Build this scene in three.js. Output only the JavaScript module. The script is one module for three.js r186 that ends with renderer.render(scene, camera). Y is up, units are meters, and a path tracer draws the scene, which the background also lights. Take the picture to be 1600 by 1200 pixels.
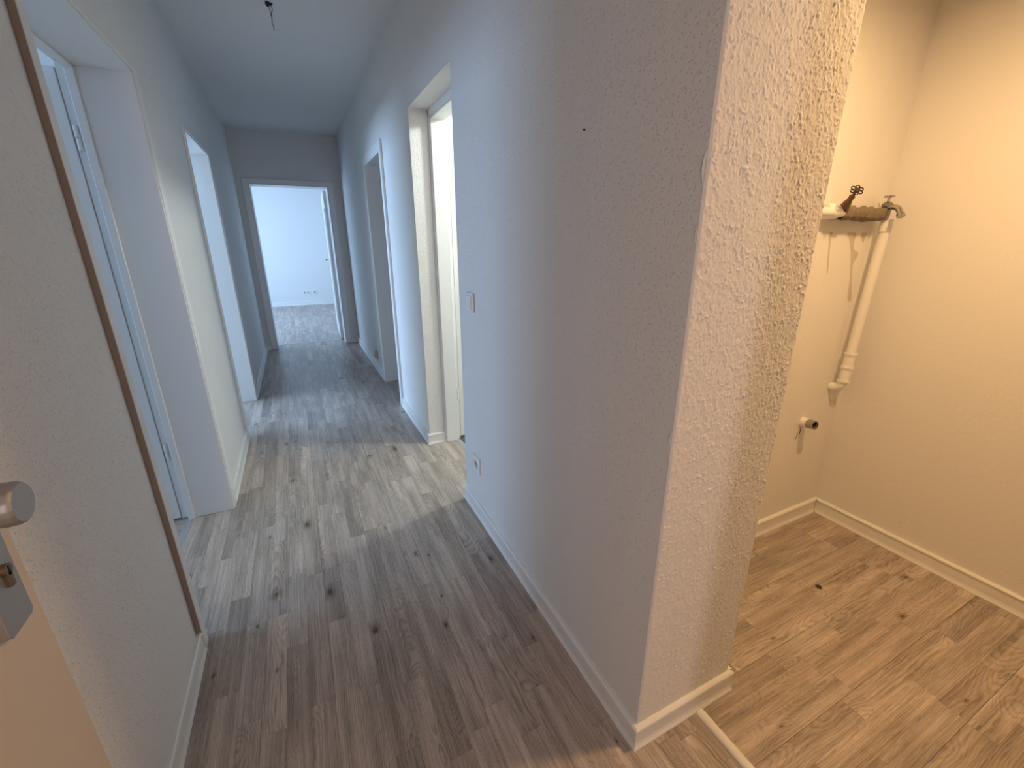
import * as THREE from 'three';
import { mergeGeometries, toCreasedNormals } from 'three/addons/utils/BufferGeometryUtils.js';
import { RoundedBoxGeometry } from 'three/addons/geometries/RoundedBoxGeometry.js';
import { RectAreaLightUniformsLib } from 'three/addons/lights/RectAreaLightUniformsLib.js';

// ---------------------------------------------------------------- camera, sky, light, exposure
const renderer = new THREE.WebGLRenderer({ antialias: true });
renderer.toneMapping = THREE.LinearToneMapping;
renderer.toneMappingExposure = 1.0;
renderer.shadowMap.enabled = true;
RectAreaLightUniformsLib.init();
const scene = new THREE.Scene();
scene.background = new THREE.Color(0.13, 0.2, 0.3);            // overcast daylight outside the windows
const camera = new THREE.PerspectiveCamera(2 * THREE.MathUtils.radToDeg(Math.atan(600 / 673.9)), 1600 / 1200, 0.03, 60);
camera.position.set(0, 1.4, 0);
camera.rotation.order = 'YXZ';
camera.rotation.set(THREE.MathUtils.degToRad(-18.26), THREE.MathUtils.degToRad(-26.06), THREE.MathUtils.degToRad(-0.14));

const DAY = new THREE.Color(0.42, 0.65, 1.0);
const STAIR_FILL = { color: new THREE.Color(1.0, 0.82, 0.80), power: 19 };  // tint and strength of the added fill from behind the camera
const WIN = { left_front: 12.2, left_rear: 37, end: 10.2 };           // window daylight (nits)
const BATH_LAMP = { color: new THREE.Color(0.92, 1.0, 0.95), power: 5.6 };
const KITCHEN_LAMP = { color: new THREE.Color(1.0, 0.61, 0.28), power: 445 };

// ---------------------------------------------------------------- helpers
function mulberry(a) { return () => { a |= 0; a = (a + 0x6d2b79f5) | 0; let t = Math.imul(a ^ (a >>> 15), 1 | a); t = (t + Math.imul(t ^ (t >>> 7), 61 | t)) ^ t; return ((t ^ (t >>> 14)) >>> 0) / 4294967296; }; }
const rnd = mulberry(71);
const PERM = new Float32Array(65536); { const r = mulberry(5); for (let i = 0; i < 65536; i++) PERM[i] = r(); }
const hash = (x, y, s) => PERM[((x * 7919) ^ (y * 104729) ^ (s * 31337)) & 65535];
function vnoise(x, y, s = 0, px = 1 << 20, py = 1 << 20) {          // value noise 0..1, optional periods
  const ix = Math.floor(x), iy = Math.floor(y), fx = x - ix, fy = y - iy, u = fx * fx * (3 - 2 * fx), v = fy * fy * (3 - 2 * fy);
  const x0 = ((ix % px) + px) % px, x1 = (x0 + 1) % px, y0 = ((iy % py) + py) % py, y1 = (y0 + 1) % py;
  const a = hash(x0, y0, s), b = hash(x1, y0, s), c = hash(x0, y1, s), d = hash(x1, y1, s);
  return a + (b - a) * u + (c - a) * v + (a - b - c + d) * u * v;
}
const sstep = (a, b, x) => { const t = Math.min(1, Math.max(0, (x - a) / (b - a))); return t * t * (3 - 2 * t); };

function dataTexture(w, h, fill, srgb, repeat) {
  const d = new Uint8Array(w * h * 4), o = [0, 0, 0];
  for (let y = 0; y < h; y++) for (let x = 0; x < w; x++) {
    fill(x, y, o); const k = (y * w + x) * 4;
    d[k] = Math.max(0, Math.min(255, o[0] * 255)); d[k + 1] = Math.max(0, Math.min(255, o[1] * 255)); d[k + 2] = Math.max(0, Math.min(255, o[2] * 255)); d[k + 3] = 255;
  }
  const t = new THREE.DataTexture(d, w, h, THREE.RGBAFormat);
  t.wrapS = t.wrapT = THREE.RepeatWrapping; t.magFilter = THREE.LinearFilter; t.minFilter = THREE.LinearMipmapLinearFilter; t.generateMipmaps = true;
  if (srgb) t.colorSpace = THREE.SRGBColorSpace;
  if (repeat) t.repeat.set(repeat, repeat);
  t.needsUpdate = true;
  return t;
}
const heightTexture = (n, H, repeat) => dataTexture(n, n, (x, y, o) => { o[0] = o[1] = o[2] = H[y * n + x]; }, false, repeat);

// uv in metres by the way each face points
function boxUV(g) {
  g = g.index ? g.toNonIndexed() : g;
  const p = g.attributes.position, n = g.attributes.normal, uv = new Float32Array(p.count * 2);
  for (let i = 0; i < p.count; i++) {
    const ax = Math.abs(n.getX(i)), ay = Math.abs(n.getY(i)), az = Math.abs(n.getZ(i));
    if (ay > ax && ay > az) { uv[2 * i] = p.getX(i); uv[2 * i + 1] = p.getZ(i); }
    else if (ax > az) { uv[2 * i] = p.getZ(i); uv[2 * i + 1] = p.getY(i); }
    else { uv[2 * i] = p.getX(i); uv[2 * i + 1] = p.getY(i); }
  }
  g.setAttribute('uv', new THREE.BufferAttribute(uv, 2));
  return g;
}
const boxUV2 = (g) => { const p = g.attributes.position, u = g.attributes.uv; for (let i = 0; i < p.count; i++) u.setXY(i, p.getX(i), p.getY(i)); return g; };   // uv in metres on a face across z
const bx = (x0, x1, y0, y1, z0, z1) => boxUV(new THREE.BoxGeometry(x1 - x0, y1 - y0, z1 - z0).translate((x0 + x1) / 2, (y0 + y1) / 2, (z0 + z1) / 2));
const rbx = (x0, x1, y0, y1, z0, z1, r = 0.003) => boxUV(new RoundedBoxGeometry(x1 - x0, y1 - y0, z1 - z0, 2, r).translate((x0 + x1) / 2, (y0 + y1) / 2, (z0 + z1) / 2));
// vertical prism over a plan polygon of [x, z] points
function prism(pts, y0, y1) {
  const s = new THREE.Shape(pts.map(([x, z]) => new THREE.Vector2(x, -z)));
  return boxUV(new THREE.ExtrudeGeometry(s, { depth: y1 - y0, bevelEnabled: false }).rotateX(-Math.PI / 2).translate(0, y0, 0));
}
const merged = (list) => mergeGeometries(list.map((g) => { g = g.index ? g.toNonIndexed() : g; const o = new THREE.BufferGeometry(); for (const a of ['position', 'normal', 'uv']) o.setAttribute(a, g.attributes[a]); return o; }));
function cyl(a, b, r0, r1 = r0, seg = 20, caps = true) {
  const A = new THREE.Vector3(...a), B = new THREE.Vector3(...b), d = B.clone().sub(A);
  const g = new THREE.CylinderGeometry(r1, r0, d.length(), seg, 1, !caps);
  g.applyQuaternion(new THREE.Quaternion().setFromUnitVectors(new THREE.Vector3(0, 1, 0), d.clone().normalize()));
  return g.translate(...A.add(B).multiplyScalar(0.5).toArray());
}
function lathe(profile, a, dir, seg = 24) {                            // [r, h] profile turned about dir from a
  const g = new THREE.LatheGeometry(profile.map(([r, h]) => new THREE.Vector2(r, h)), seg);
  g.applyQuaternion(new THREE.Quaternion().setFromUnitVectors(new THREE.Vector3(0, 1, 0), new THREE.Vector3(...dir).normalize()));
  return toCreasedNormals(g.translate(...a), 0.6);
}
const tube = (pts, r, n = 24, seg = 12) => new THREE.TubeGeometry(new THREE.CatmullRomCurve3(pts.map((p) => new THREE.Vector3(...p))), n, r, seg);

const used = new Map();
function numbered(name) { const k = used.get(name) ?? 0; used.set(name, k + 1); return k ? name + '_' + String(k).padStart(3, '0') : name; }
function add(o, parent = scene) { o.castShadow = o.receiveShadow = true; parent.add(o); return o; }
function part(name, geo, mat, parent) { const m = new THREE.Mesh(Array.isArray(geo) ? merged(geo) : geo, mat); m.name = name; return add(m, parent); }
function struct(name, geo, mat, label) { const m = part(numbered(name), geo, mat, scene); m.userData = { kind: 'structure' }; if (label) m.userData.label = label; return m; }
function structGroup(name, pos, label) { const g = new THREE.Group(); g.name = numbered(name); g.position.set(...pos); g.userData = { kind: 'structure' }; if (label) g.userData.label = label; scene.add(g); return g; }
function thing(name, pos, label, category, group) { const g = new THREE.Group(); g.name = numbered(name); g.position.set(...pos); g.userData = { label, category }; if (group) g.userData.group = group; scene.add(g); return g; }

// ---------------------------------------------------------------- textures
// woodchip wallpaper: small raised chips, pressed flat, under paint
function chipHeights(n, tile, count, r0, r1, seed, tall = 1) {
  const H = new Float32Array(n * n), r = mulberry(seed), s = n / tile;
  for (let k = 0; k < count; k++) {
    const cx = r() * n, cy = r() * n, a = r() * Math.PI, L = (r0 + (r1 - r0) * r() * r()) * s, W = L * (0.3 + 0.4 * r()), h = (0.3 + 0.7 * r()) * tall, R = Math.ceil(L * 1.3);
    const ca = Math.cos(a), sa = Math.sin(a);
    for (let y = -R; y <= R; y++) for (let x = -R; x <= R; x++) {
      const u = (x * ca + y * sa) / L, v = (-x * sa + y * ca) / W, q = u * u + v * v;
      if (q > 1) continue;
      const i = ((Math.floor(cy) + y + n * 4) % n) * n + ((Math.floor(cx) + x + n * 4) % n);
      H[i] = Math.max(H[i], h * (1 - q * q));
    }
  }
  for (let y = 0; y < n; y++) for (let x = 0; x < n; x++) {
    const f = vnoise(x / n * 96, y / n * 96, 3, 96, 96) * 0.22 + vnoise(x / n * 240, y / n * 240, 4, 240, 240) * 0.14;
    H[y * n + x] = Math.min(1, H[y * n + x] * 0.62 + f);
  }
  return H;
}
const chipTex = heightTexture(1024, chipHeights(1024, 0.6, 5200, 0.0012, 0.0042, 11), 1 / 0.6);
const paintTex = heightTexture(512, (() => { const n = 512, H = new Float32Array(n * n); for (let y = 0; y < n; y++) for (let x = 0; x < n; x++) H[y * n + x] = 0.5 * vnoise(x / n * 10, y / n * 10, 21, 10, 10) + 0.3 * vnoise(x / n * 60, y / n * 60, 22, 60, 60) + 0.2 * vnoise(x / n * 200, y / n * 200, 23, 200, 200); return H; })(), 1 / 0.8);
const STUCCO_N = 768, STUCCO_T = 0.48, STUCCO = chipHeights(STUCCO_N, STUCCO_T, 4600, 0.0018, 0.0052, 29);
const stuccoH = (x, y) => {                                           // metres -> height 0..1 of the rough roller plaster
  const u = (((x + 0.006 * vnoise(x * 70, y * 70, 31)) / STUCCO_T) % 1) * STUCCO_N, v = (((y * 0.85 + 0.006 * vnoise(x * 70, y * 70, 32)) / STUCCO_T) % 1) * STUCCO_N, a = Math.floor(u), b = Math.floor(v), f = u - a, g = v - b;
  const H = (p, q) => STUCCO[(q % STUCCO_N) * STUCCO_N + (p % STUCCO_N)];
  return ((H(a, b) * (1 - f) + H(a + 1, b) * f) * (1 - g) + (H(a, b + 1) * (1 - f) + H(a + 1, b + 1) * f) * g) * (0.6 + 0.6 * vnoise(x * 45, y * 32, 35)) + 0.3 * vnoise(x * 120, y * 90, 36);
};
const stuccoTex = (() => { const n = 1024, H = new Float32Array(n * n), t = 0.5;
  for (let y = 0; y < n; y++) for (let x = 0; x < n; x++) { const u = x / n, v = y / n; const a = vnoise(u * 100, v * 80, 33, 100, 80), b = vnoise(u * 170, v * 140, 34, 170, 140), f = vnoise(u * 210, v * 210, 36, 210, 210); H[y * n + x] = Math.min(1, 0.84 * sstep(0.42, 0.85, a * 0.62 + b * 0.38) + 0.16 * f); }
  return heightTexture(n, H, 1 / t); })();

// oak strips: 26 rows of 78.8 pixels, each a strip 0.07 m wide and 1.84 m long
const WOOD_N = 2048, WOOD_ROWS = 26, MMPX = 0.07 / (WOOD_N / WOOD_ROWS) * 1000, WOOD_LEN = WOOD_N * MMPX / 1000;
const woodTex = (() => {
  const rows = [];
  const r = mulberry(909);
  for (let k = 0; k < WOOD_ROWS; k++) {
    const knots = [], nk = r() < 0.6 ? 1 + (r() < 0.35 ? 1 : 0) : 0;
    for (let i = 0; i < nk; i++) knots.push([r() * WOOD_LEN * 1000, 10 + r() * 50, 2 + r() * r() * 6.5]);
    const plain = r() < 0.35;
    rows.push({ vc: plain ? -30 - r() * 60 : -5 + r() * 80, d0: 4 + r() * 18, slope: (r() < 0.5 ? -1 : 1) * (0.015 + r() * 0.03), amp: plain ? 3 : 10 + r() * 14, gap: 3.6 + r() * 2.6, ink: 0.55 + 0.45 * r(), knots });
  }
  return dataTexture(WOOD_N, WOOD_N, (px, py, o) => {
    const k = Math.min(WOOD_ROWS - 1, Math.floor(py / (WOOD_N / WOOD_ROWS))), R = rows[k], u = px * MMPX, v = (py - k * (WOOD_N / WOOD_ROWS)) * MMPX, S = 100 + k * 17;
    let depth = R.d0 + R.slope * u + R.amp * (vnoise(u / 210, 0.5, S) - 0.5) * 2 + R.amp * 0.35 * (vnoise(u / 70, 0.5, S + 1) - 0.5) * 2;
    const vw = v + 9 * (vnoise(u / 160, v / 60, S + 2) - 0.5) + 1.4 * (vnoise(u / 40, v / 12, S + 3) - 0.5) - R.vc;
    let ring = Math.sqrt(vw * vw + depth * depth * 1.6), dark = 0, near = 0;
    for (const [ku, kv, kr] of R.knots) {
      const du = (u - ku) / 2.1, dv = v - kv, d = Math.sqrt(du * du + dv * dv) + 1.2 * (vnoise(u / 2.5, v / 2.5, S + 9) - 0.5);
      ring += 7 * Math.exp(-(d * d) / (2 * (2.4 * kr) ** 2));
      dark = Math.max(dark, (1 - sstep(kr * 0.1, kr * 1.7, d)) * (0.75 + 0.25 * vnoise(u / 1.5, v / 1.5, S + 12))); near = Math.max(near, (1 - sstep(kr * 0.6, kr * 5.5, d)) ** 1.5);
    }
    const q = ring / R.gap + 0.45 * (vnoise(u / 55, v / 5, S + 4) - 0.5), t = q - Math.floor(q);
    const late = (sstep(0.35, 0.86, t) * (1 - sstep(0.9, 1.0, t))) * (0.45 + 0.75 * vnoise(u / 40, v / 6, S + 5));
    const pore = sstep(0.62, 0.86, vnoise(u / 9, v / 0.75, S + 6)) * (0.3 + 0.7 * late);
    const fibre = 0.6 * vnoise(u / 110, v / 1.1, S + 7) + 0.4 * vnoise(u / 45, v / 3.1, S + 13) - 0.5, broad = vnoise(u / 190, v / 26, S + 8) - 0.5, pale = sstep(0.66, 0.9, vnoise(u / 26, v / 2.2, S + 10));
    let m = 1 + 0.22 * (vnoise(u / 320, v / 4.5, S + 14) - 0.5) - 0.22 * R.ink * late - 0.20 * pore + 0.34 * fibre + 0.34 * broad + 0.10 * pale - 0.34 * near * (0.4 + vnoise(u / 12, v / 5, S + 11));
    m *= 1 - 0.72 * dark;
    const warm = 0.04 * late + 0.05 * near;
    o[0] = 0.695 * Math.pow(Math.max(0.03, m), 0.6) * (1 + 0.3 * warm); o[1] = 0.652 * Math.pow(Math.max(0.03, m), 0.62); o[2] = 0.617 * Math.pow(Math.max(0.03, m), 0.65) * (1 - warm);
  }, true);
})();

// ---------------------------------------------------------------- materials
const std = (color, roughness, more = {}) => new THREE.MeshStandardMaterial({ color: new THREE.Color(...color), roughness, ...more });
const WHITE = [0.80, 0.785, 0.76];
const M = {
  woodchip: std(WHITE, 0.9, { bumpMap: chipTex, bumpScale: 0.0024 }),
  plaster: std(WHITE, 0.9, { bumpMap: stuccoTex, bumpScale: 0.0013 }),
  stucco: std([0.79, 0.765, 0.735], 0.92, { bumpMap: stuccoTex, bumpScale: 0.0004 }),
  smooth: std(WHITE, 0.85, { bumpMap: paintTex, bumpScale: 0.0012 }),
  ceiling: std([0.8, 0.79, 0.77], 0.92, { bumpMap: paintTex, bumpScale: 0.0009 }),
  lacquer: std([0.83, 0.825, 0.805], 0.42),
  skirting: std([0.84, 0.83, 0.80], 0.38),
  leafPaint: std([0.64, 0.56, 0.47], 0.5),
  subfloor: std([0.06, 0.05, 0.045], 0.9),
  concrete: std([0.45, 0.45, 0.45], 0.95),
  aluminium: std([0.62, 0.64, 0.66], 0.42, { metalness: 0.85 }),
  steel: std([0.40, 0.395, 0.39], 0.5, { metalness: 0.8 }),
  darkMetal: std([0.05, 0.045, 0.04], 0.5, { metalness: 0.6 }),
  chrome: std([0.50, 0.49, 0.45], 0.2, { metalness: 0.9 }),
  shadedEdge: std([0.42, 0.345, 0.30], 0.8),  // brown with the shade of the casing side put into it
  cylinder: std([0.20, 0.15, 0.10], 0.45, { metalness: 0.7 }),
  flake: std(WHITE, 0.9, { side: THREE.DoubleSide }),
  nickel: std([0.27, 0.25, 0.22], 0.4, { metalness: 0.85 }),
  brass: std([0.62, 0.50, 0.33], 0.4, { metalness: 0.8 }),
  hemp: std([0.19, 0.155, 0.11], 0.85),
  valve: std([0.17, 0.11, 0.07], 0.7, { metalness: 0.35 }),
  wheel: std([0.03, 0.018, 0.012], 0.6, { metalness: 0.3 }),
  plasticWhite: std([0.82, 0.81, 0.78], 0.35),
  plasticBeige: std([0.55, 0.46, 0.36], 0.5),
  recess: std([0.34, 0.33, 0.32], 0.6),
  hole: std([0.02, 0.018, 0.016], 0.95),
  rust: std([0.14, 0.06, 0.035], 0.9),
  stain: std([0.60, 0.53, 0.46], 0.9),
  grit: std([0.05, 0.035, 0.025], 0.95),
  tile: std([0.13, 0.135, 0.14], 0.5),
  grout: std([0.3, 0.3, 0.3], 0.95),
  wire: std([0.04, 0.045, 0.05], 0.6),
  glass: new THREE.MeshPhysicalMaterial({ color: 0xffffff, roughness: 0.02, transmission: 1, thickness: 0, ior: 1.5 }),
};
const WOODS = [0.84, 0.93, 1.0, 1.08, 1.18, 1.30].map((k, i) => new THREE.MeshStandardMaterial({ map: woodTex, roughness: 0.34, color: new THREE.Color(0.935 * k, 0.92 * k * (1 - 0.012 * (i % 3)), 0.915 * k * (1 - 0.02 * (i % 3))) }));

// ---------------------------------------------------------------- plan
const CEIL = 2.68, XL = -0.492, XR = 0.719, XRP = 0.705, ZE = -6.626, ZP = -0.627, XP = 1.085, XK = 2.375, ZK = -1.102;
const L1 = [-2.53, -1.592], L2 = [-4.45, -3.54], R3 = [-4.495, -3.735], R4 = [-2.829, -2.065], ED = [-0.355, 0.551];
const H1 = 2.065, H2 = 2.058, H3 = 2.065, H4 = 2.135, HE = 2.09;

// ---------------------------------------------------------------- large structure
const T = CEIL;
struct('wall_left', [
  bx(-0.69, XL, 0, T, L1[1], 0.12), bx(-0.69, XL, 0, T, L2[1], L1[0]), bx(-0.69, XL, 0, T, ZE, L2[0]),
  bx(-0.69, XL, H1, T, L1[0], L1[1]), bx(-0.69, XL, H2, T, L2[0], L2[1]),
], M.woodchip, 'long white woodchip wall on the left of the hallway with two doorways');
const wallRight = structGroup('wall_right', [0, 0, 0], 'white woodchip wall on the right of the hallway with two doorways');
part('wall_face', [
  prism([[XR, R4[1]], [XR + 0.181, R4[1]], [XR + 0.181, ZK], [XP, ZK], [XP, ZP - 0.003], [XRP, ZP - 0.003]], 0, T),
  bx(XR, 0.9, 0, T, R3[1], R4[0]), bx(XR, 0.86, 0, T, ZE, R3[0]), bx(XR, 0.86, H3, T, R3[0], R3[1]), bx(XR, 0.9, H4, T, R4[0], R4[1]),
], M.woodchip, wallRight);
{ // rough plaster on the end face of the wall: real relief
  const W = XP - XRP, nx = 200, ny = 1400, g = new THREE.PlaneGeometry(W, T, nx, ny), p = g.attributes.position;
  for (let i = 0; i < p.count; i++) {
    const x = p.getX(i), y = p.getY(i), e = Math.min(1, Math.min(W / 2 - x, W / 2 + x) / 0.004);
    p.setZ(i, -0.003 + e * 0.003 + e * 0.0030 * stuccoH(x + 3, y + 5));
    if (e < 0.01) p.setX(i, x - Math.sign(x) * 0.0006 * (1 - vnoise(y * 55, 0.5, 77) * 2));
  }
  g.computeVertexNormals();
  const m = part('rough_plaster', boxUV2(g.translate((XRP + XP) / 2, T / 2, ZP)), M.stucco, wallRight);
  m.userData.label = 'coarse roller plaster on the end face of the wall';
}
part('plastered_reveal', [bx(XR, 0.9, 0, H4, R4[0] - 0.0005, R4[0] + 0.002), bx(XR, 0.9, H4 - 0.002, H4 + 0.0005, R4[0], R4[1])], M.plaster, wallRight);
struct('wall_end', [
  bx(-4.7, ED[0], 0, T, -6.88, ZE), bx(ED[1], 3.1, 0, T, -6.88, ZE), bx(ED[0], ED[1], HE, T, -6.88, ZE),
], M.woodchip, 'white wall closing the far end of the hallway around the end doorway');
const wallKitchen = structGroup('wall_kitchen_back', [0, 0, 0], 'smooth white kitchen wall behind the water pipe');
part('wall_face', bx(0.9, XK + 0.13, 0, T, ZK - 0.12, ZK), M.smooth, wallKitchen);
struct('wall_kitchen_right', bx(XK, XK + 0.13, 0, T, ZK, 1.2), M.smooth, 'smooth white kitchen wall on the right');
struct('wall_kitchen_front', bx(0.82, XK + 0.13, 0, T, 1.2, 1.32), M.smooth);
struct('wall_kitchen_left', bx(0.82, 0.945, 0, T, 0.12, 1.2), M.smooth);
struct('wall_entry', [bx(-4.7, -0.44, 0, T, 0.12, 0.3), bx(0.52, 0.82, 0, T, 0.12, 0.3), bx(-0.44, 0.52, 2.05, T, 0.12, 0.3)], M.woodchip);
struct('wall_stairwell', [bx(-0.85, 0.82, 0, T, 1.7, 1.82), bx(-0.85, -0.7, 0, T, 0.3, 1.7), bx(0.70, 0.82, 0, T, 0.3, 1.7)], M.smooth);
// outer walls and partitions of the rooms behind the doorways
const w1 = [0.9, 2.3, -3.3, -1.3], w2 = [0.9, 2.3, -6.2, -4.1], w3 = [0.12, 2.35, -10.1, -8.1];
struct('wall_outer_left', [
  bx(-4.9, -4.7, 0, w1[0], -6.88, 0.3), bx(-4.9, -4.7, w1[1], T, -6.88, 0.3), bx(-4.9, -4.7, w1[0], w1[1], w1[3], 0.3), bx(-4.9, -4.7, w1[0], w1[1], w2[3], w1[2]), bx(-4.9, -4.7, w1[0], w1[1], -6.88, w2[2]),
], M.woodchip);
struct('wall_partition_left', bx(-4.7, -0.69, 0, T, -3.72, -3.6), M.woodchip);
struct('wall_partition_right', bx(0.9, 3.1, 0, T, -3.73, -3.6), M.smooth);
struct('wall_outer_right', [bx(2.95, 3.1, 0, T, -6.626, -3.73), bx(2.95, 3.1, 0, T, -3.6, ZK - 0.12), bx(XK + 0.13, 3.1, 0, T, ZK - 0.12, ZK)], M.smooth);
struct('wall_end_room_back', bx(-2.0, 1.7, 0, T, -11.45, -11.3), M.woodchip, 'bright white back wall of the room beyond the end doorway');
struct('wall_end_room_right', bx(1.7, 1.85, 0, T, -11.45, -6.88), M.woodchip);
struct('wall_end_room_left', [bx(-2.2, -2.0, 0, w3[0], -11.45, -6.88), bx(-2.2, -2.0, w3[1], T, -11.45, -6.88), bx(-2.2, -2.0, w3[0], w3[1], -11.45, w3[2]), bx(-2.2, -2.0, w3[0], w3[1], w3[3], -6.88)], M.woodchip);
struct('ceiling', [bx(-4.9, 3.1, T, T + 0.15, -6.88, 1.82), bx(-2.2, 1.85, T, T + 0.15, -11.45, -6.88)], M.ceiling, 'plain white painted ceiling over hallway and rooms');

// ---------------------------------------------------------------- floors
function strip(x0, x1, z0, z1, alongX) {                                 // one printed oak strip, its top at y = 0
  const g = new THREE.BoxGeometry(x1 - x0, 0.008, z1 - z0).translate((x0 + x1) / 2, -0.004, (z0 + z1) / 2).toNonIndexed();
  const p = g.attributes.position, uv = g.attributes.uv, row = Math.floor(rnd() * WOOD_ROWS), L = alongX ? x1 - x0 : z1 - z0, off = rnd() * Math.max(0, WOOD_LEN - L), flip = rnd() < 0.5;
  for (let i = 0; i < p.count; i++) {
    const a = alongX ? p.getX(i) - x0 : p.getZ(i) - z0, b = (alongX ? (p.getZ(i) - z0) / (z1 - z0) : (p.getX(i) - x0) / (x1 - x0));
    uv.setXY(i, (off + (flip ? L - a : a)) / WOOD_LEN, (row + 0.02 + 0.96 * b) / WOOD_ROWS);
  }
  return g;
}
const tone = () => WOODS[Math.min(5, Math.floor(((rnd() + rnd()) / 2) * 6))];
const underWalls = (x0, x1, z0, z1) => {                                // wholly hidden below a wall?
  if (x0 >= XL - 0.02 && x1 <= XR + 0.03) return false;
  if (x1 <= XL + 0.01) return !(z1 > L1[0] - 0.02 && z0 < L1[1] + 0.02) && !(z1 > L2[0] - 0.02 && z0 < L2[1] + 0.02);
  if (x0 >= XR - 0.02) return !(z1 > R4[0] - 0.02 && z0 < R4[1] + 0.02) && !(z1 > R3[0] - 0.02 && z0 < R3[1] + 0.02) && !(z1 > ZP);
  return false;
};
const GAP = 0.00012;
const floor = structGroup('floor', [0, 0, 0], 'grey brown oak look laminate floor of the hallway');
part('subfloor', bx(-0.69, 0.955, -0.05, -0.0085, -6.9, 0.3), M.subfloor, floor);
{
  const far = new Map();
  for (let c = 0; c < 24; c++) {
    const x0 = -0.702 + c * 0.0698, x1 = Math.min(x0 + 0.0698, 0.94), seam = c % 3 === 0 ? 0.0006 : GAP;
    let z = 0.3 - rnd() * 0.4;
    if (x1 - x0 < 0.01) continue;
    for (let first = true; z > -6.9; first = false) {
      const len = 0.3 + rnd() * 0.36, zTop = first ? 0.3 : z, zb = Math.max(-6.9, z - len);
      z = zb;
      if (underWalls(x0, x1, zb, zTop)) continue;
      const g = strip(x0 + seam, x1 - GAP, zb + 0.0003, zTop - 0.0003, false), mat = tone();
      if (zTop < -4.75) { if (!far.has(mat)) far.set(mat, []); far.get(mat).push(g); } else part('oak_strip', g, mat, floor);
    }
  }
  for (const [mat, list] of far) part('distant_oak_strips', list, mat, floor).userData.kind = 'stuff';
}
const kitchenFloor = structGroup('floor', [0, 0, 0], 'oak look laminate floor of the kitchen laid across the hallway direction');
part('subfloor', bx(0.957, XK, -0.05, -0.0085, ZK, 1.2), M.subfloor, kitchenFloor);
for (let c = 0; c < 31; c++) {
  const z0 = Math.max(ZK, -1.133 + c * 0.07), z1 = Math.min(-1.133 + (c + 1) * 0.07, 1.0), seam = (c + 2) % 3 === 0 ? 0.0008 : GAP;
  let x = 0.957 - rnd() * 0.3;
  while (x < XK) {
    const len = 0.3 + rnd() * 0.34, xa = Math.max(0.957, x), xb = Math.min(XK, x + len);
    x = xb;
    if (xb - xa > 0.012 && z1 - z0 > 0.01) part('oak_strip', strip(xa + 0.0003, xb - 0.0003, z0 + seam, z1 - GAP, true), tone(), kitchenFloor);
  }
}
struct('floor', [bx(-4.7, -0.69, -0.05, 0, -6.626, 0.12)], WOODS[2]);
struct('floor', bx(0.86, 2.95, -0.05, 0, -6.626, -3.73), WOODS[1]);
{ // room beyond the end doorway
  const f = structGroup('floor', [0, 0, 0], 'bright oak look floor of the room beyond the end doorway');
  part('subfloor', bx(-2.0, 1.7, -0.05, -0.0085, -11.3, -6.9), M.subfloor, f);
  const lists = new Map();
  for (let c = 0; c < 53; c++) for (let z = -6.9 - rnd() * 0.3, first = true; z > -11.3; first = false) {
    const len = 0.4 + rnd() * 0.4, zt = first ? -6.9 : z, zb = Math.max(-11.3, z - len); z = zb;
    const x0 = -2.0 + c * 0.0698, mat = tone(); if (!lists.has(mat)) lists.set(mat, []);
    lists.get(mat).push(strip(x0 + GAP, x0 + 0.0698 - GAP, zb, zt, false));
  }
  for (const [mat, list] of lists) part('distant_oak_strips', list, mat, f).userData.kind = 'stuff';
}
{ // bathroom
  const f = structGroup('floor', [0, 0, 0], 'dark grey tiled bathroom floor');
  part('grout', bx(0.955, 2.95, -0.05, -0.002, -3.6, ZK - 0.12), M.grout, f);
  for (let i = 0; i < 7; i++) for (let j = 0; j < 8; j++) { const x = 0.955 + i * 0.3, z = -3.6 + j * 0.3; part('floor_tile', rbx(x + 0.002, Math.min(2.948, x + 0.298), -0.01, 0, z + 0.002, Math.min(ZK - 0.122, z + 0.298), 0.001), M.tile, f); }
}
struct('floor', bx(-0.7, 0.7, -0.05, 0, 0.3, 1.7), M.concrete);

// ---------------------------------------------------------------- skirting boards
const SK = [[0, 0], [0.019, 0], [0.019, 0.004], [0.0145, 0.013], [0.0125, 0.022], [0.0125, 0.066], [0.0165, 0.070], [0.0155, 0.0755], [0.011, 0.080], [0, 0.080]];
function skirting(name, a, b, inset0 = 0, inset1 = 0) {                 // from a to b in plan [x, z]; the room lies to the left of a -> b; insets mitre the ends
  const dx = b[0] - a[0], dz = b[1] - a[1], L = Math.hypot(dx, dz), ux = dx / L, uz = dz / L, nx = uz, nz = -ux;
  const P = [], put = (d, h, t) => [a[0] + ux * t + nx * d, h, a[1] + uz * t + nz * d];
  const A = SK.map(([d, h]) => put(d, h, inset0 * d)), B = SK.map(([d, h]) => put(d, h, L - inset1 * d));
  for (let i = 0; i < SK.length; i++) { const j = (i + 1) % SK.length; P.push(A[i], B[i], B[j], A[i], B[j], A[j]); }
  const tri = THREE.ShapeUtils.triangulateShape(SK.map(([d, h]) => new THREE.Vector2(d, h)), []);
  for (const [i, j, k] of tri) { P.push(A[i], A[j], A[k]); P.push(B[i], B[k], B[j]); }
  const g = new THREE.BufferGeometry(); g.setAttribute('position', new THREE.Float32BufferAttribute(P.flat(), 3)); g.computeVertexNormals();
  return struct(name, boxUV(g), M.skirting);
}
skirting('baseboard_left', [XL, -1.55], [XL, 0.12]);
skirting('baseboard_left', [XL, L2[1] + 0.02], [XL, L1[0] - 0.063]);
skirting('baseboard_left', [XL, ZE], [XL, L2[0] - 0.063], 1, 0);
skirting('baseboard_end', [ED[0] - 0.069, ZE], [XL, ZE], 0, 1);
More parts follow.
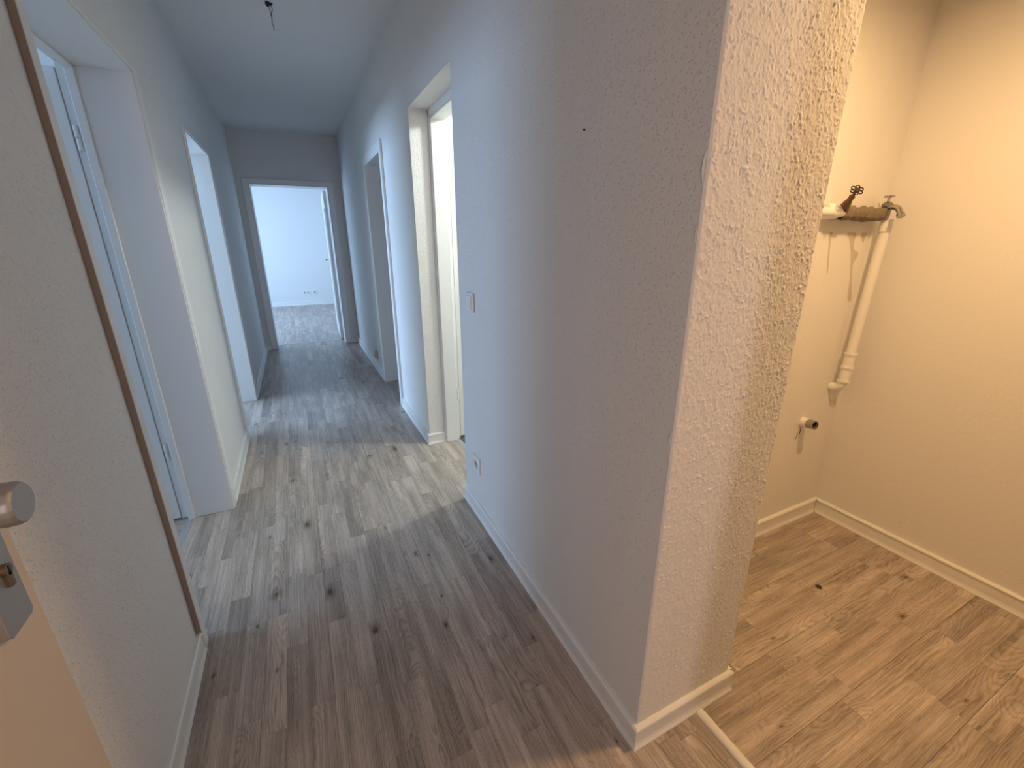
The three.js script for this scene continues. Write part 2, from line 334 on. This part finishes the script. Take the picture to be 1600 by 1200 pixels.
skirting('baseboard_end', [XR, ZE], [ED[1] + 0.062, ZE], 1, 0);
skirting('baseboard_right', [XR, R3[0] - 0.063], [XR, ZE], 0, 1);
skirting('baseboard_right', [XR, R4[0]], [XR, R3[1] + 0.063], -1, 0);
skirting('baseboard_right', [0.832, R4[0]], [XR, R4[0]], 0, -1);
skirting('baseboard_right', [XRP, ZP], [XR, R4[1]], -1, 0);
skirting('baseboard_pillar', [XP, ZP], [XRP, ZP], -0.75, -1);
skirting('baseboard_pillar', [XP, ZK], [XP, ZP - 0.0015], 1, -0.7);
skirting('baseboard_kitchen_back', [XK, ZK], [XP, ZK], 1.3, 1);
skirting('baseboard_kitchen_right', [XK, 1.2], [XK, ZK], 1, 1.04);
skirting('baseboard_end_room', [1.7, -11.3], [-2.0, -11.3], 0, 0);

// ---------------------------------------------------------------- doorways
// a lined doorway in a side wall: face = x of the wall surface, s = +1 if the hallway lies towards +x
function linedDoorway(n, face, s, z0, z1, H, depth, label, head = 0.063, front = 0.063, proud = 0.018) {
  const d = structGroup('door_' + n, [face, 0, (z0 + z1) / 2], label), hz = (z1 - z0) / 2, X = (a, b, ...r) => (s > 0 ? rbx(a, b, ...r) : rbx(-b, -a, ...r)), c = 0.063, p = 0.018, lip = 0.004;
  part('casing', [X(0.0005, proud, 0, H + head, hz, hz + front), X(0.0005, p, 0, H + head, -hz - c, -hz), X(0.0005, p, H, H + head, -hz, hz)], M.lacquer, d);
  part('lining', [X(-depth, p - lip, 0, H, hz - 0.012, hz), X(-depth, p - lip, 0, H, -hz, -hz + 0.012), X(-depth, p - lip, H - 0.012, H, -hz, hz)], M.lacquer, d);
  return { d, X, hz };
}
function hinge(parent, x, y, z, mat = M.aluminium) { return part('hinge', [cyl([x, y - 0.045, z], [x, y - 0.002, z], 0.0075), cyl([x, y + 0.002, z], [x, y + 0.045, z], 0.0075), bx(x - 0.002, x + 0.022, y - 0.04, y + 0.04, z - 0.009, z - 0.006)], mat, parent); }
function lever(parent, x, y, z, dir) {                                  // lever handle on the face x, pointing along z * dir
  const h = part('lever_handle', [rbx(Math.min(x, x - 0.008), x, y - 0.11, y + 0.11, z - 0.02, z + 0.02, 0.003), cyl([x - 0.008, y + 0.04, z], [x - 0.045, y + 0.04, z], 0.009), tube([[x - 0.045, y + 0.04, z - dir * 0.004], [x - 0.05, y + 0.04, z + dir * 0.03], [x - 0.05, y + 0.038, z + dir * 0.11], [x - 0.043, y + 0.036, z + dir * 0.12]], 0.009)], M.brass, parent);
  return h;
}
{ // left front room, leaf swung into the room
  const { d, X, hz } = linedDoorway(1, XL, 1, L1[0], L1[1], H1, 0.195, 'white lined doorway to the front room on the left with its leaf swung open inwards', 0.014, 0.042);
  part('door_stop', [X(-0.195, -0.165, 0, H1 - 0.012, -hz + 0.012, -hz + 0.024), X(-0.195, -0.165, H1 - 0.024, H1 - 0.012, -hz + 0.012, hz - 0.012)], M.lacquer, d);
  part('door_rebate', [X(-0.2275, -0.196, 0, H1, -hz - 0.022, -hz - 0.006), X(-0.2275, -0.196, H1, H1 + 0.016, -hz - 0.02, hz)], M.lacquer, d);
  const leaf = part('door_leaf', rbx(-0.229 - 0.88, -0.229, 0.012, H1 - 0.02, -hz - 0.038, -hz + 0.002, 0.003), M.lacquer, d);
  hinge(leaf, -0.214, 1.80, -hz + 0.002, M.plasticWhite); hinge(leaf, -0.214, 0.395, -hz + 0.002, M.plasticWhite);
  part('shaded_casing_edge', X(0.0005, 0.0165, 0.0815, H1 + 0.012, hz + 0.0422, hz + 0.0435), M.shadedEdge, d).userData.label = 'outer side of the near casing with its shade painted in brown';  // thin strip coloured brown to stand for shade on the casing side
}
linedDoorway(2, XL, 1, L2[0], L2[1], H2, 0.198, 'white lined doorway to the rear room on the left, lit blue by daylight', 0.012, 0.02, 0.012);
linedDoorway(3, XR, -1, R3[0], R3[1], H3, 0.141, 'white lined doorway to a dark room far along the right wall');
{ // bathroom: plain plastered reveal, frame at the back of it, leaf swung inwards
  const d = structGroup('door_4', [0.9, 0, (R4[0] + R4[1]) / 2], 'plastered bathroom doorway on the right with a white frame and its leaf swung open inwards'), hz = (R4[1] - R4[0]) / 2;
  const z2 = (a, b, zs) => [Math.min(zs * a, zs * b), Math.max(zs * a, zs * b)];
  const jamb = (zs) => [rbx(-0.062, 0.028, 0, H4, ...z2(hz, hz - 0.032, zs), 0.004), rbx(0.022, 0.05, 0, H4, ...z2(hz, hz - 0.006, zs), 0.002), rbx(-0.068, -0.058, 0, H4, ...z2(hz, hz - 0.020, zs), 0.003)];
  part('door_frame', [...jamb(-1), ...jamb(1), rbx(-0.062, 0.028, H4 - 0.05, H4, -hz, hz, 0.004), rbx(-0.068, -0.058, H4 - 0.035, H4, -hz, hz, 0.003), rbx(0.022, 0.05, H4 - 0.03, H4, -hz, hz, 0.003)], M.lacquer, d);
  const leaf = part('door_leaf', rbx(0.054, 0.054 + 0.74, 0.012, H4 - 0.034, -hz - 0.046, -hz - 0.004, 0.003), M.lacquer, d);
  hinge(leaf, 0.042, 1.87, -hz + 0.004, M.plasticWhite); hinge(leaf, 0.042, 0.35, -hz + 0.004, M.plasticWhite);
  leaf.children[0].name = leaf.children[1].name = 'hinge';
}
{ // end doorway
  const d = structGroup('door_5', [(ED[0] + ED[1]) / 2, 0, ZE], 'white framed doorway at the end of the hallway, its leaf swung open into the bright room'), hx = (ED[1] - ED[0]) / 2, c = 0.066, p = 0.016;
  part('casing', [rbx(-hx - c, -hx, 0, HE + 0.058, 0.0005, p), rbx(hx, hx + c, 0, HE + 0.058, 0.0005, p), rbx(-hx, hx, HE, HE + 0.058, 0.0005, p)], M.lacquer, d);
  part('lining', [rbx(-hx, -hx + 0.012, 0, HE, -0.255, p - 0.004), rbx(hx - 0.012, hx, 0, HE, -0.255, p - 0.004), rbx(-hx, hx, HE - 0.012, HE, -0.255, p - 0.004)], M.lacquer, d);
  const leaf = new THREE.Group(); leaf.name = 'door_leaf'; leaf.position.set(hx - 0.012, 0, -0.275); leaf.rotation.y = -0.03; d.add(leaf);
  part('leaf_panel', rbx(-0.04, 0, 0.008, HE - 0.02, -0.86, 0, 0.003), M.lacquer, leaf);
  part('leaf_moulding', [rbx(-0.047, -0.039, 0.25, 0.27, -0.74, -0.12), rbx(-0.047, -0.039, 1.83, 1.85, -0.74, -0.12), rbx(-0.047, -0.039, 0.25, 1.85, -0.76, -0.74), rbx(-0.047, -0.039, 0.25, 1.85, -0.12, -0.10)], M.lacquer, leaf);
  lever(leaf, -0.04, 1.10, -0.80, 1);
}
{ // flat entrance door, open against the left wall
  const d = structGroup('door_6', [-0.42, 0, 0.09], 'open entrance door at the left edge with a steel security plate and round knob');
  part('door_leaf', rbx(-0.042, 0, 0.008, 2.03, -0.88, 0, 0.004), M.leafPaint, d);
  const s = new THREE.Shape(); const w = 0.028, h0 = -0.155, h1 = 0.155, c = 0.005;
  s.moveTo(-w, h0 + c); s.lineTo(-w + c, h0); s.lineTo(w - c, h0); s.lineTo(w, h0 + c); s.lineTo(w, h1 - c); s.lineTo(w - c, h1); s.lineTo(-w + c, h1); s.lineTo(-w, h1 - c);
  const plate = part('security_plate', boxUV(new THREE.ExtrudeGeometry(s, { depth: 0.010, bevelEnabled: true, bevelSize: 0.002, bevelThickness: 0.002, bevelSegments: 3 }).rotateY(Math.PI / 2).translate(0.002, 1.052, -0.807)), M.steel, d);
  plate.userData.label = 'brushed steel security plate';
  const cy = 0.984;
  part('lock_cylinder', [cyl([0.013, cy, -0.812], [0.020, cy, -0.812], 0.0088), rbx(0.013, 0.020, cy - 0.026, cy, -0.817, -0.807, 0.002)], M.cylinder, plate);
  part('keyhole', rbx(0.0195, 0.0208, cy - 0.006, cy + 0.006, -0.8132, -0.8108, 0.0005), M.hole, plate);
  const knob = part('door_knob', lathe([[0, 0], [0.014, 0], [0.0125, 0.016], [0.014, 0.024], [0.022, 0.031], [0.0290, 0.037], [0.0302, 0.045], [0.0296, 0.055], [0.0280, 0.0595], [0.0260, 0.0615], [0, 0.0620]], [0.012, 1.087, -0.79], [1, 0, 0], 40).translate(-0.012, -1.087, 0.79).scale(0.94, 0.94, 0.94).translate(0.012, 1.087, -0.79), M.steel, d);
  knob.userData.label = 'round brushed steel knob';
}
// threshold profiles
function profile(name, x0, x1, z0, z1, hgt, mat, label, across) {
  const g = across ? new THREE.CylinderGeometry(1, 1, x1 - x0, 16, 1, false, 0, Math.PI) : new THREE.CylinderGeometry(1, 1, z1 - z0, 16, 1, false, 0, Math.PI);
  g.scale(1, 1, 1);
  if (across) g.rotateY(-Math.PI / 2).rotateZ(Math.PI / 2); else g.rotateX(Math.PI / 2).rotateZ(Math.PI / 2);
  g.computeBoundingBox(); const b = g.boundingBox, sx = (x1 - x0) / (b.max.x - b.min.x), sz = (z1 - z0) / (b.max.z - b.min.z), sy = hgt / (b.max.y - b.min.y);
  g.translate(-b.min.x, -b.min.y, -b.min.z).scale(sx, sy, sz).translate(x0, 0.0002, z0); g.computeVertexNormals();
  return struct(name, boxUV(g), mat, label);
}
profile('trim_1', 0.931, 0.962, ZP + 0.02, 0.12, 0.011, M.skirting, 'white rounded floor strip between the hallway and the kitchen');
profile('trim_2', -0.705, -0.672, L1[0] + 0.013, L1[1] - 0.013, 0.004, M.aluminium, 'flat grey metal strip on the floor of the left front doorway');
profile('trim_3', 0.902, 0.945, R4[0] + 0.031, R4[1] - 0.031, 0.006, M.aluminium, 'metal strip on the floor of the bathroom doorway');
profile('trim_4', ED[0] + 0.013, ED[1] - 0.013, -6.925, -6.895, 0.004, M.aluminium, 'metal strip on the floor of the end doorway', true);

// ---------------------------------------------------------------- windows (outside the frame; they let the daylight in)
function windowUnit(n, x, y0, y1, z0, z1, nits, label) {
  const g = structGroup('window_' + n, [x, 0, (z0 + z1) / 2], label), hz = (z1 - z0) / 2, t = 0.06;
  part('window_frame', [rbx(-0.03, 0.03, y0, y0 + t, -hz, hz), rbx(-0.03, 0.03, y1 - t, y1, -hz, hz), rbx(-0.03, 0.03, y0 + t, y1 - t, -hz, -hz + t), rbx(-0.03, 0.03, y0 + t, y1 - t, hz - t, hz), rbx(-0.03, 0.03, y0 + t, y1 - t, -t / 2, t / 2)], M.lacquer, g);
  for (const s of [-1, 1]) part('pane', bx(-0.002, 0.002, y0 + t, y1 - t, s > 0 ? t / 2 : -hz + t, s > 0 ? hz - t : -t / 2), M.glass, g);
  part('window_sill', rbx(0.03, 0.26, y0 - 0.03, y0, -hz - 0.04, hz + 0.04), M.lacquer, g);
  const L = new THREE.RectAreaLight(DAY, nits, 2 * hz - 2 * t, y1 - y0 - 2 * t);
  L.position.set(x + 0.05, (y0 + y1) / 2, (z0 + z1) / 2); L.lookAt(x + 3, (y0 + y1) / 2, (z0 + z1) / 2); L.name = 'daylight'; scene.add(L);
}
windowUnit(1, -4.8, w1[0], w1[1], w1[2], w1[3], WIN.left_front);
windowUnit(2, -4.8, w2[0], w2[1], w2[2], w2[3], WIN.left_rear);
windowUnit(3, -2.1, w3[0], w3[1], w3[2], w3[3], WIN.end);

{ // fill light added unseen behind the camera, shaped as a batten lamp
  const t = thing('added_fill_lamp', [-0.30, 1.5, 1.699], 'added unseen warm fill light on the stairwell wall, shaped as an upright batten', 'lamp');
  part('fill_lamp_body', rbx(-0.09, 0.09, -0.62, 0.62, -0.03, 0, 0.01), M.plasticWhite, t);
  part('fill_lamp_cover', rbx(-0.075, 0.075, -0.6, 0.6, -0.06, -0.028, 0.012), new THREE.MeshStandardMaterial({ color: 0xffffff, emissive: STAIR_FILL.color, emissiveIntensity: 2, roughness: 0.4 }), t);
  const L = new THREE.RectAreaLight(STAIR_FILL.color, STAIR_FILL.power, 0.15, 1.2);
  L.position.set(0, 0, -0.065); L.name = 'lamp_light'; t.add(L);
}
// ---------------------------------------------------------------- lamps (outside the frame)
function globeLamp(name, x, y, z, r, spec, label, glow) {
  const t = thing(name, [x, y, z], label, 'lamp');
  part('glass_globe', new THREE.SphereGeometry(r, 24, 16), new THREE.MeshStandardMaterial({ color: 0xffffff, emissive: spec.color, emissiveIntensity: glow, roughness: 0.4 }), t);
  part('lamp_holder', lathe([[0, 0], [r * 0.55, 0], [r * 0.5, 0.03], [0.012, 0.05], [0.006, 0.06], [0.006, CEIL - y - r], [0, CEIL - y - r]], [0, r * 0.9, 0], [0, 1, 0]), M.plasticWhite, t);
  const L = new THREE.PointLight(spec.color, spec.power, 0, 2);
  L.castShadow = true; L.shadow.radius = r / 0.02; L.name = 'lamp_light'; t.add(L);
}
globeLamp('ceiling_lamp', 1.72, 2.34, -2.33, 0.075, BATH_LAMP, 'white globe ceiling lamp in the bathroom', 6);
{
  const y = 2.25, t = thing('pendant_lamp', [1.6, y, -0.38], 'flat round warm lamp hanging over the kitchen floor', 'lamp');
  part('lamp_shade', lathe([[0.075, 0], [0.09, 0.004], [0.09, 0.03], [0.07, 0.045], [0.012, 0.055], [0.005, 0.06], [0.005, CEIL - y], [0, CEIL - y]], [0, 0, 0], [0, 1, 0]), M.plasticWhite, t);
  part('glowing_disc', new THREE.CylinderGeometry(0.075, 0.075, 0.006, 32).translate(0, 0.001, 0), new THREE.MeshStandardMaterial({ color: 0xffffff, emissive: KITCHEN_LAMP.color, emissiveIntensity: 6, roughness: 0.4 }), t);
  const L = new THREE.RectAreaLight(KITCHEN_LAMP.color, KITCHEN_LAMP.power, 0.12, 0.12);
  L.position.set(0, -0.006, 0); L.rotation.x = -Math.PI / 2; L.name = 'lamp_light'; t.add(L);
}

// ---------------------------------------------------------------- electrical fittings
{
  const s = thing('light_switch', [XR - 0.003, 1.135, -1.893], 'white rocker light switch on the right hallway wall above the socket', 'light switch');
  part('cover_plate', rbx(-0.010, 0, -0.044, 0.044, -0.043, 0.043, 0.005), M.plasticWhite, s);
  part('rocker', rbx(-0.0155, -0.0085, -0.031, 0.031, -0.029, 0.029, 0.003).rotateZ(0.04), M.plasticWhite, s);
}
function socket(name, pos, label, turn, category = 'socket', double = false) {
  const s = thing(name, pos, label, category); s.rotation.y = turn;      // local +z leaves the wall
  const wells = double ? [-0.036, 0.036] : [0], W = double ? 0.078 : 0.042;
  part('cover_plate', new THREE.ExtrudeGeometry((() => { const p = new THREE.Shape(); p.moveTo(-W, -0.042); p.lineTo(W, -0.042); p.lineTo(W, 0.042); p.lineTo(-W, 0.042); for (const w of wells) { const h = new THREE.Path(); h.absarc(w, 0, 0.0205, 0, Math.PI * 2); p.holes.push(h); } return p; })(), { depth: 0.008, bevelEnabled: true, bevelSize: 0.002, bevelThickness: 0.002, bevelSegments: 2, curveSegments: 24 }), M.plasticWhite, s);
  for (const w of wells) {
    const ring = part('socket_well', lathe([[0.0, 0.004], [0.0195, 0.004], [0.0205, 0.013], [0.024, 0.014], [0.025, 0.009]], [w, 0, 0], [0, 0, 1]), M.plasticWhite, s);
    for (const k of [-0.0095, 0.0095]) part('pin_hole', cyl([w + k, 0, 0.003], [w + k, 0, 0.0062], 0.0040, 0.0040, 10), M.hole, ring);
    part('socket_recess', cyl([w, 0, 0.0040], [w, 0, 0.0060], 0.0190, 0.0190, 24), M.recess, s);
  }
  return s;
}
{
  socket('wall_socket', [XR - 0.002, 0.305, -1.872], 'white power socket low on the right hallway wall below the light switch', -Math.PI / 2);
}
socket('wall_socket', [0.19, 0.285, -11.3], 'white double socket low on the back wall of the bright end room', 0, 'socket', true);
socket('data_socket', [0.37, 0.29, -11.3], 'single white data socket right of the double socket in the end room', 0);
{
  const b = thing('junction_box', [XR, 0.2, -4.93], 'small beige junction box near the floor far along the right wall', 'junction box');
  part('box_cover', rbx(-0.032, 0, -0.045, 0.045, -0.045, 0.045, 0.006), M.plasticBeige, b);
  part('cable', tube([[-0.008, 0.045, 0.01], [-0.008, 0.08, 0.012], [-0.006, 0.12, 0.008], [-0.004, 0.15, 0.01]], 0.004), M.plasticWhite, b);
}
{
  const w = thing('ceiling_wires', [0.086, CEIL, -3.27], 'bare wire ends with a connector block hanging from the hallway ceiling', 'wires');
  part('connector_block', [rbx(-0.026, -0.006, -0.020, 0, -0.012, 0.012, 0.003), rbx(-0.004, 0.016, -0.014, 0, -0.010, 0.012, 0.003), cyl([-0.016, -0.028, 0], [-0.016, -0.018, 0], 0.008)], M.darkMetal, w);
  part('wire', tube([[0.004, -0.012, 0], [0.012, -0.03, 0.004], [0.010, -0.05, 0], [0.001, -0.065, -0.003], [0.003, -0.09, 0], [-0.003, -0.115, 0.004], [0.006, -0.14, 0], [0.005, -0.16, 0]], 0.0022, 40, 8), M.wire, w);
  part('wire', tube([[-0.002, -0.012, 0.003], [-0.007, -0.03, 0], [-0.005, -0.05, 0.004], [0.002, -0.065, 0.004], [-0.001, -0.09, 0.004], [0.001, -0.11, 0]], 0.0022, 30, 8), M.wire, w);
  w.scale.setScalar(0.82); w.rotation.y = 0.5;
}
// torn wallpaper edges curling off the corner of the wall
for (const [y, h, w, a] of [[1.53, 0.055, 0.0045, 0.7], [1.41, 0.030, 0.003, 0.5], [0.98, 0.04, 0.003, 0.6]]) {
  const g = new THREE.PlaneGeometry(w, h, 4, 8), p = g.attributes.position;
  for (let i = 0; i < p.count; i++) { const t = p.getX(i) / w + 0.5, e = p.getY(i) / h; p.setXYZ(i, -Math.sin(a * t) * w * t * (1 - 3 * e * e * 0.9), p.getY(i), -t * w * (1 - 3.2 * e * e)); }
  g.computeVertexNormals();
  part('peeled_wallpaper', g.translate(XRP - 0.0005, y, ZP - 0.004), M.flake, wallRight);
}
// old screw holes in the right wall
part('screw_hole', [cyl([XR - 0.0135, 1.668, -1.028], [XR - 0.0096, 1.668, -1.028], 0.0026, 0.0026, 10)], M.hole, wallRight);

// ---------------------------------------------------------------- kitchen plumbing
{
  const y = 1.505, z = -1.062, p = thing('water_pipe', [1.95, y, z], 'hemp wrapped water pipe along the kitchen wall with a stop valve on it', 'pipe');
  part('bare_pipe', cyl([-0.75, 0, 0], [0.02, 0, 0], 0.017), M.skirting, p);
  part('wall_boss', [lathe([[0, -0.05], [0.029, -0.042], [0.028, 0], [0.024, 0.012], [0.02, 0.03]], [-0.03, 0.004, -0.002], [0.8, 0, 0.35]), cyl([-0.02, 0, -0.046], [-0.02, 0, 0], 0.022)], M.skirting, p);
  // wrapping: a lumpy sleeve with spiral overlaps
  const n = 160, m = 36, P = [], I = [];
  for (let i = 0; i <= n; i++) for (let j = 0; j < m; j++) {
    const t = i / n, a = (j / m) * Math.PI * 2, sp = (t * 4.3 + 0.18 * Math.sin(t * 11) - a / (Math.PI * 2) + 10) % 1;
    const r = 0.0165 + 0.0078 * sp + 0.0045 * vnoise(t * 9, Math.cos(a) * 1.5 + 5, 41) + 0.0025 * vnoise(t * 40, Math.sin(a) * 4 + 9, 42) + (a > 3.6 && a < 5.8 ? 0.004 * vnoise(t * 30, 3, 43) : 0);
    P.push(-0.005 + t * 0.295, Math.sin(a) * r, Math.cos(a) * r);
  }
  for (let i = 0; i < n; i++) for (let j = 0; j < m; j++) { const a = i * m + j, b = i * m + (j + 1) % m; I.push(a, b, a + m, b, b + m, a + m); }
  const g = new THREE.BufferGeometry(); g.setAttribute('position', new THREE.Float32BufferAttribute(P, 3)); g.setIndex(I); g.computeVertexNormals(); g.setAttribute('uv', new THREE.Float32BufferAttribute(new Float32Array(P.length / 3 * 2), 2));
  part('hemp_wrapping', g, M.hemp, p).userData.label = 'grey brown hemp wrapping';
  const D = new THREE.Vector3(-0.53, 0.59, 0.62).normalize(), at = (t) => [D.x * t, D.y * t, D.z * t];
  const valve = part('stop_valve', [lathe([[0, 0], [0.019, 0], [0.021, 0.012], [0.019, 0.024], [0.0145, 0.034], [0.014, 0.05], [0.0105, 0.056], [0.0095, 0.078], [0.0105, 0.082], [0.0055, 0.086], [0.0048, 0.115], [0, 0.115]], at(0.006), D.toArray())], M.valve, p);
  valve.userData.label = 'rusty brown stop valve leaning out from the pipe';
  const petals = [], q = new THREE.Quaternion().setFromUnitVectors(new THREE.Vector3(0, 0, 1), D);
  for (let k = 0; k < 6; k++) { const a = k * Math.PI / 3; petals.push(new THREE.TorusGeometry(0.0062, 0.0019, 8, 20).translate(Math.cos(a) * 0.0148, Math.sin(a) * 0.0148, 0)); }
  petals.push(new THREE.CylinderGeometry(0.0068, 0.0068, 0.006, 12).rotateX(Math.PI / 2));
  part('hand_wheel', merged(petals).applyQuaternion(q).translate(...at(0.121)), M.wheel, valve).userData.label = 'dark six lobed hand wheel';
}
{
  const t = thing('water_tap', [2.264, 1.505, -1.062], 'small chrome water tap with a cross handle at the end of the wrapped pipe', 'tap');
  part('tap_body', [lathe([[0, -0.02], [0.015, -0.018], [0.0175, 0.0], [0.0165, 0.026], [0.0190, 0.030], [0.0190, 0.040], [0.0135, 0.046], [0.0085, 0.050], [0, 0.050]], [0.002, 0, 0.004], [0.05, 1, 0]), cyl([-0.006, 0, 0], [0.004, 0, 0], 0.014)], M.nickel, t);
  part('spout', [tube([[0.001, 0.020, 0.008], [-0.003, 0.027, 0.028], [-0.012, 0.020, 0.052], [-0.022, -0.002, 0.070]], 0.0108, 24, 14), cyl([-0.0215, -0.001, 0.069], [-0.026, -0.011, 0.0745], 0.0138, 0.0145)], M.chrome, t);
  part('tap_handle', [cyl([0.003, 0.048, 0.004], [0.004, 0.070, 0.004], 0.0050), rbx(-0.016, 0.024, 0.066, 0.075, -0.001, 0.009, 0.004), rbx(-0.001, 0.009, 0.066, 0.075, -0.016, 0.024, 0.004)], M.chrome, t);
}
{
  const p = thing('waste_pipe', [2.262, 0.77, -1.056], 'upright white plastic waste pipe in the kitchen corner below the tap', 'pipe');
  const top = [0.030, 0.700, 0], low = [0.002, 0.06, 0];
  part('pipe', [cyl(low, top, 0.0195), cyl([0.0275, 0.665, 0], [0.0305, 0.715, 0], 0.0225)], M.plasticWhite, p);
  part('socket_sleeve', [cyl([-0.001, -0.002, 0], [0.006, 0.132, 0], 0.0225), cyl([0.0055, 0.126, 0], [0.006, 0.136, 0], 0.0262), cyl([0.002, 0.062, 0], [0.0026, 0.072, 0], 0.0262), cyl([-0.0006, -0.004, 0], [0, 0.006, 0], 0.0262)], M.plasticWhite, p);
  part('elbow', tube([[-0.0008, 0.0, 0], [-0.002, -0.022, -0.006], [-0.003, -0.036, -0.024], [-0.004, -0.040, -0.047]], 0.0205, 20, 18), M.plasticWhite, p);
}
{
  const s = thing('pipe_stub', [2.088, 0.576, ZK], 'short open drain stub sticking out of the kitchen wall near the floor', 'pipe');
  const dir = [-0.22, 0.16, 1];
  part('stub_collar', lathe([[0.024, 0], [0.024, 0.03], [0.021, 0.036], [0.019, 0.036]], [0, 0, 0], dir), M.plasticWhite, s);
  part('open_pipe', lathe([[0.0205, 0.02], [0.0215, 0.036], [0.0215, 0.068], [0.0165, 0.069], [0.016, 0.02], [0, 0.02]], [0, 0, 0], dir), M.steel, s);
  part('pipe_mouth', lathe([[0.0163, 0.060], [0.0158, 0.022], [0, 0.021]], [0, 0, 0], dir), M.rust, s);
}
// dried water runs on the kitchen wall below the wrapped pipe, and rust below the stub
const flat = (pts, thick = 0.0003) => { const s = new THREE.Shape(); s.setFromPoints(new THREE.SplineCurve([...pts, pts[0]].map(([a, b]) => new THREE.Vector2(a, b))).getPoints(60)); return new THREE.ExtrudeGeometry(s, { depth: thick, bevelEnabled: false }).translate(0, 0, ZK); };
part('water_stain', flat([[1.977, 1.432], [1.981, 1.413], [1.994, 1.375], [2.018, 1.279], [2.027, 1.278], [2.009, 1.359], [1.999, 1.413], [2.002, 1.432]]), M.stain, wallKitchen);
part('water_stain', flat([[2.106, 1.432], [2.127, 1.41], [2.161, 1.358], [2.202, 1.256], [2.216, 1.186], [2.223, 1.154], [2.242, 1.138], [2.257, 1.148], [2.229, 1.221], [2.203, 1.300], [2.219, 1.325], [2.223, 1.35], [2.182, 1.368], [2.170, 1.413], [2.172, 1.432]]), M.stain, wallKitchen);
part('water_stain', flat([[2.212, 1.432], [2.228, 1.402], [2.243, 1.392], [2.247, 1.413], [2.254, 1.432]]), M.stain, wallKitchen);
part('rust_stain', [flat([[2.083, 0.552], [2.086, 0.53], [2.084, 0.512], [2.089, 0.513], [2.091, 0.53], [2.089, 0.552]], 0.0004), flat([[2.065, 0.522], [2.066, 0.505], [2.058, 0.492], [2.064, 0.490], [2.071, 0.507], [2.071, 0.522]], 0.0004)], M.rust, wallKitchen);
{ // dark chip lying on the kitchen floor
  const g = new THREE.IcosahedronGeometry(0.011, 2), p = g.attributes.position;
  for (let i = 0; i < p.count; i++) { const k = 0.6 + 0.9 * vnoise(p.getX(i) * 160 + 9, p.getZ(i) * 160 + 9, 51); p.setXYZ(i, p.getX(i) * k, Math.max(0, p.getY(i) * 0.18 + 0.001), p.getZ(i) * k); }
  g.computeVertexNormals();
  const c = part('floor_chip', g.translate(1.822, 0.0002, -0.75), M.grit, scene); c.name = 'floor_chip'; c.userData = { label: 'tiny dark chip lying on the kitchen floor', category: 'debris' };
}
renderer.render(scene, camera);
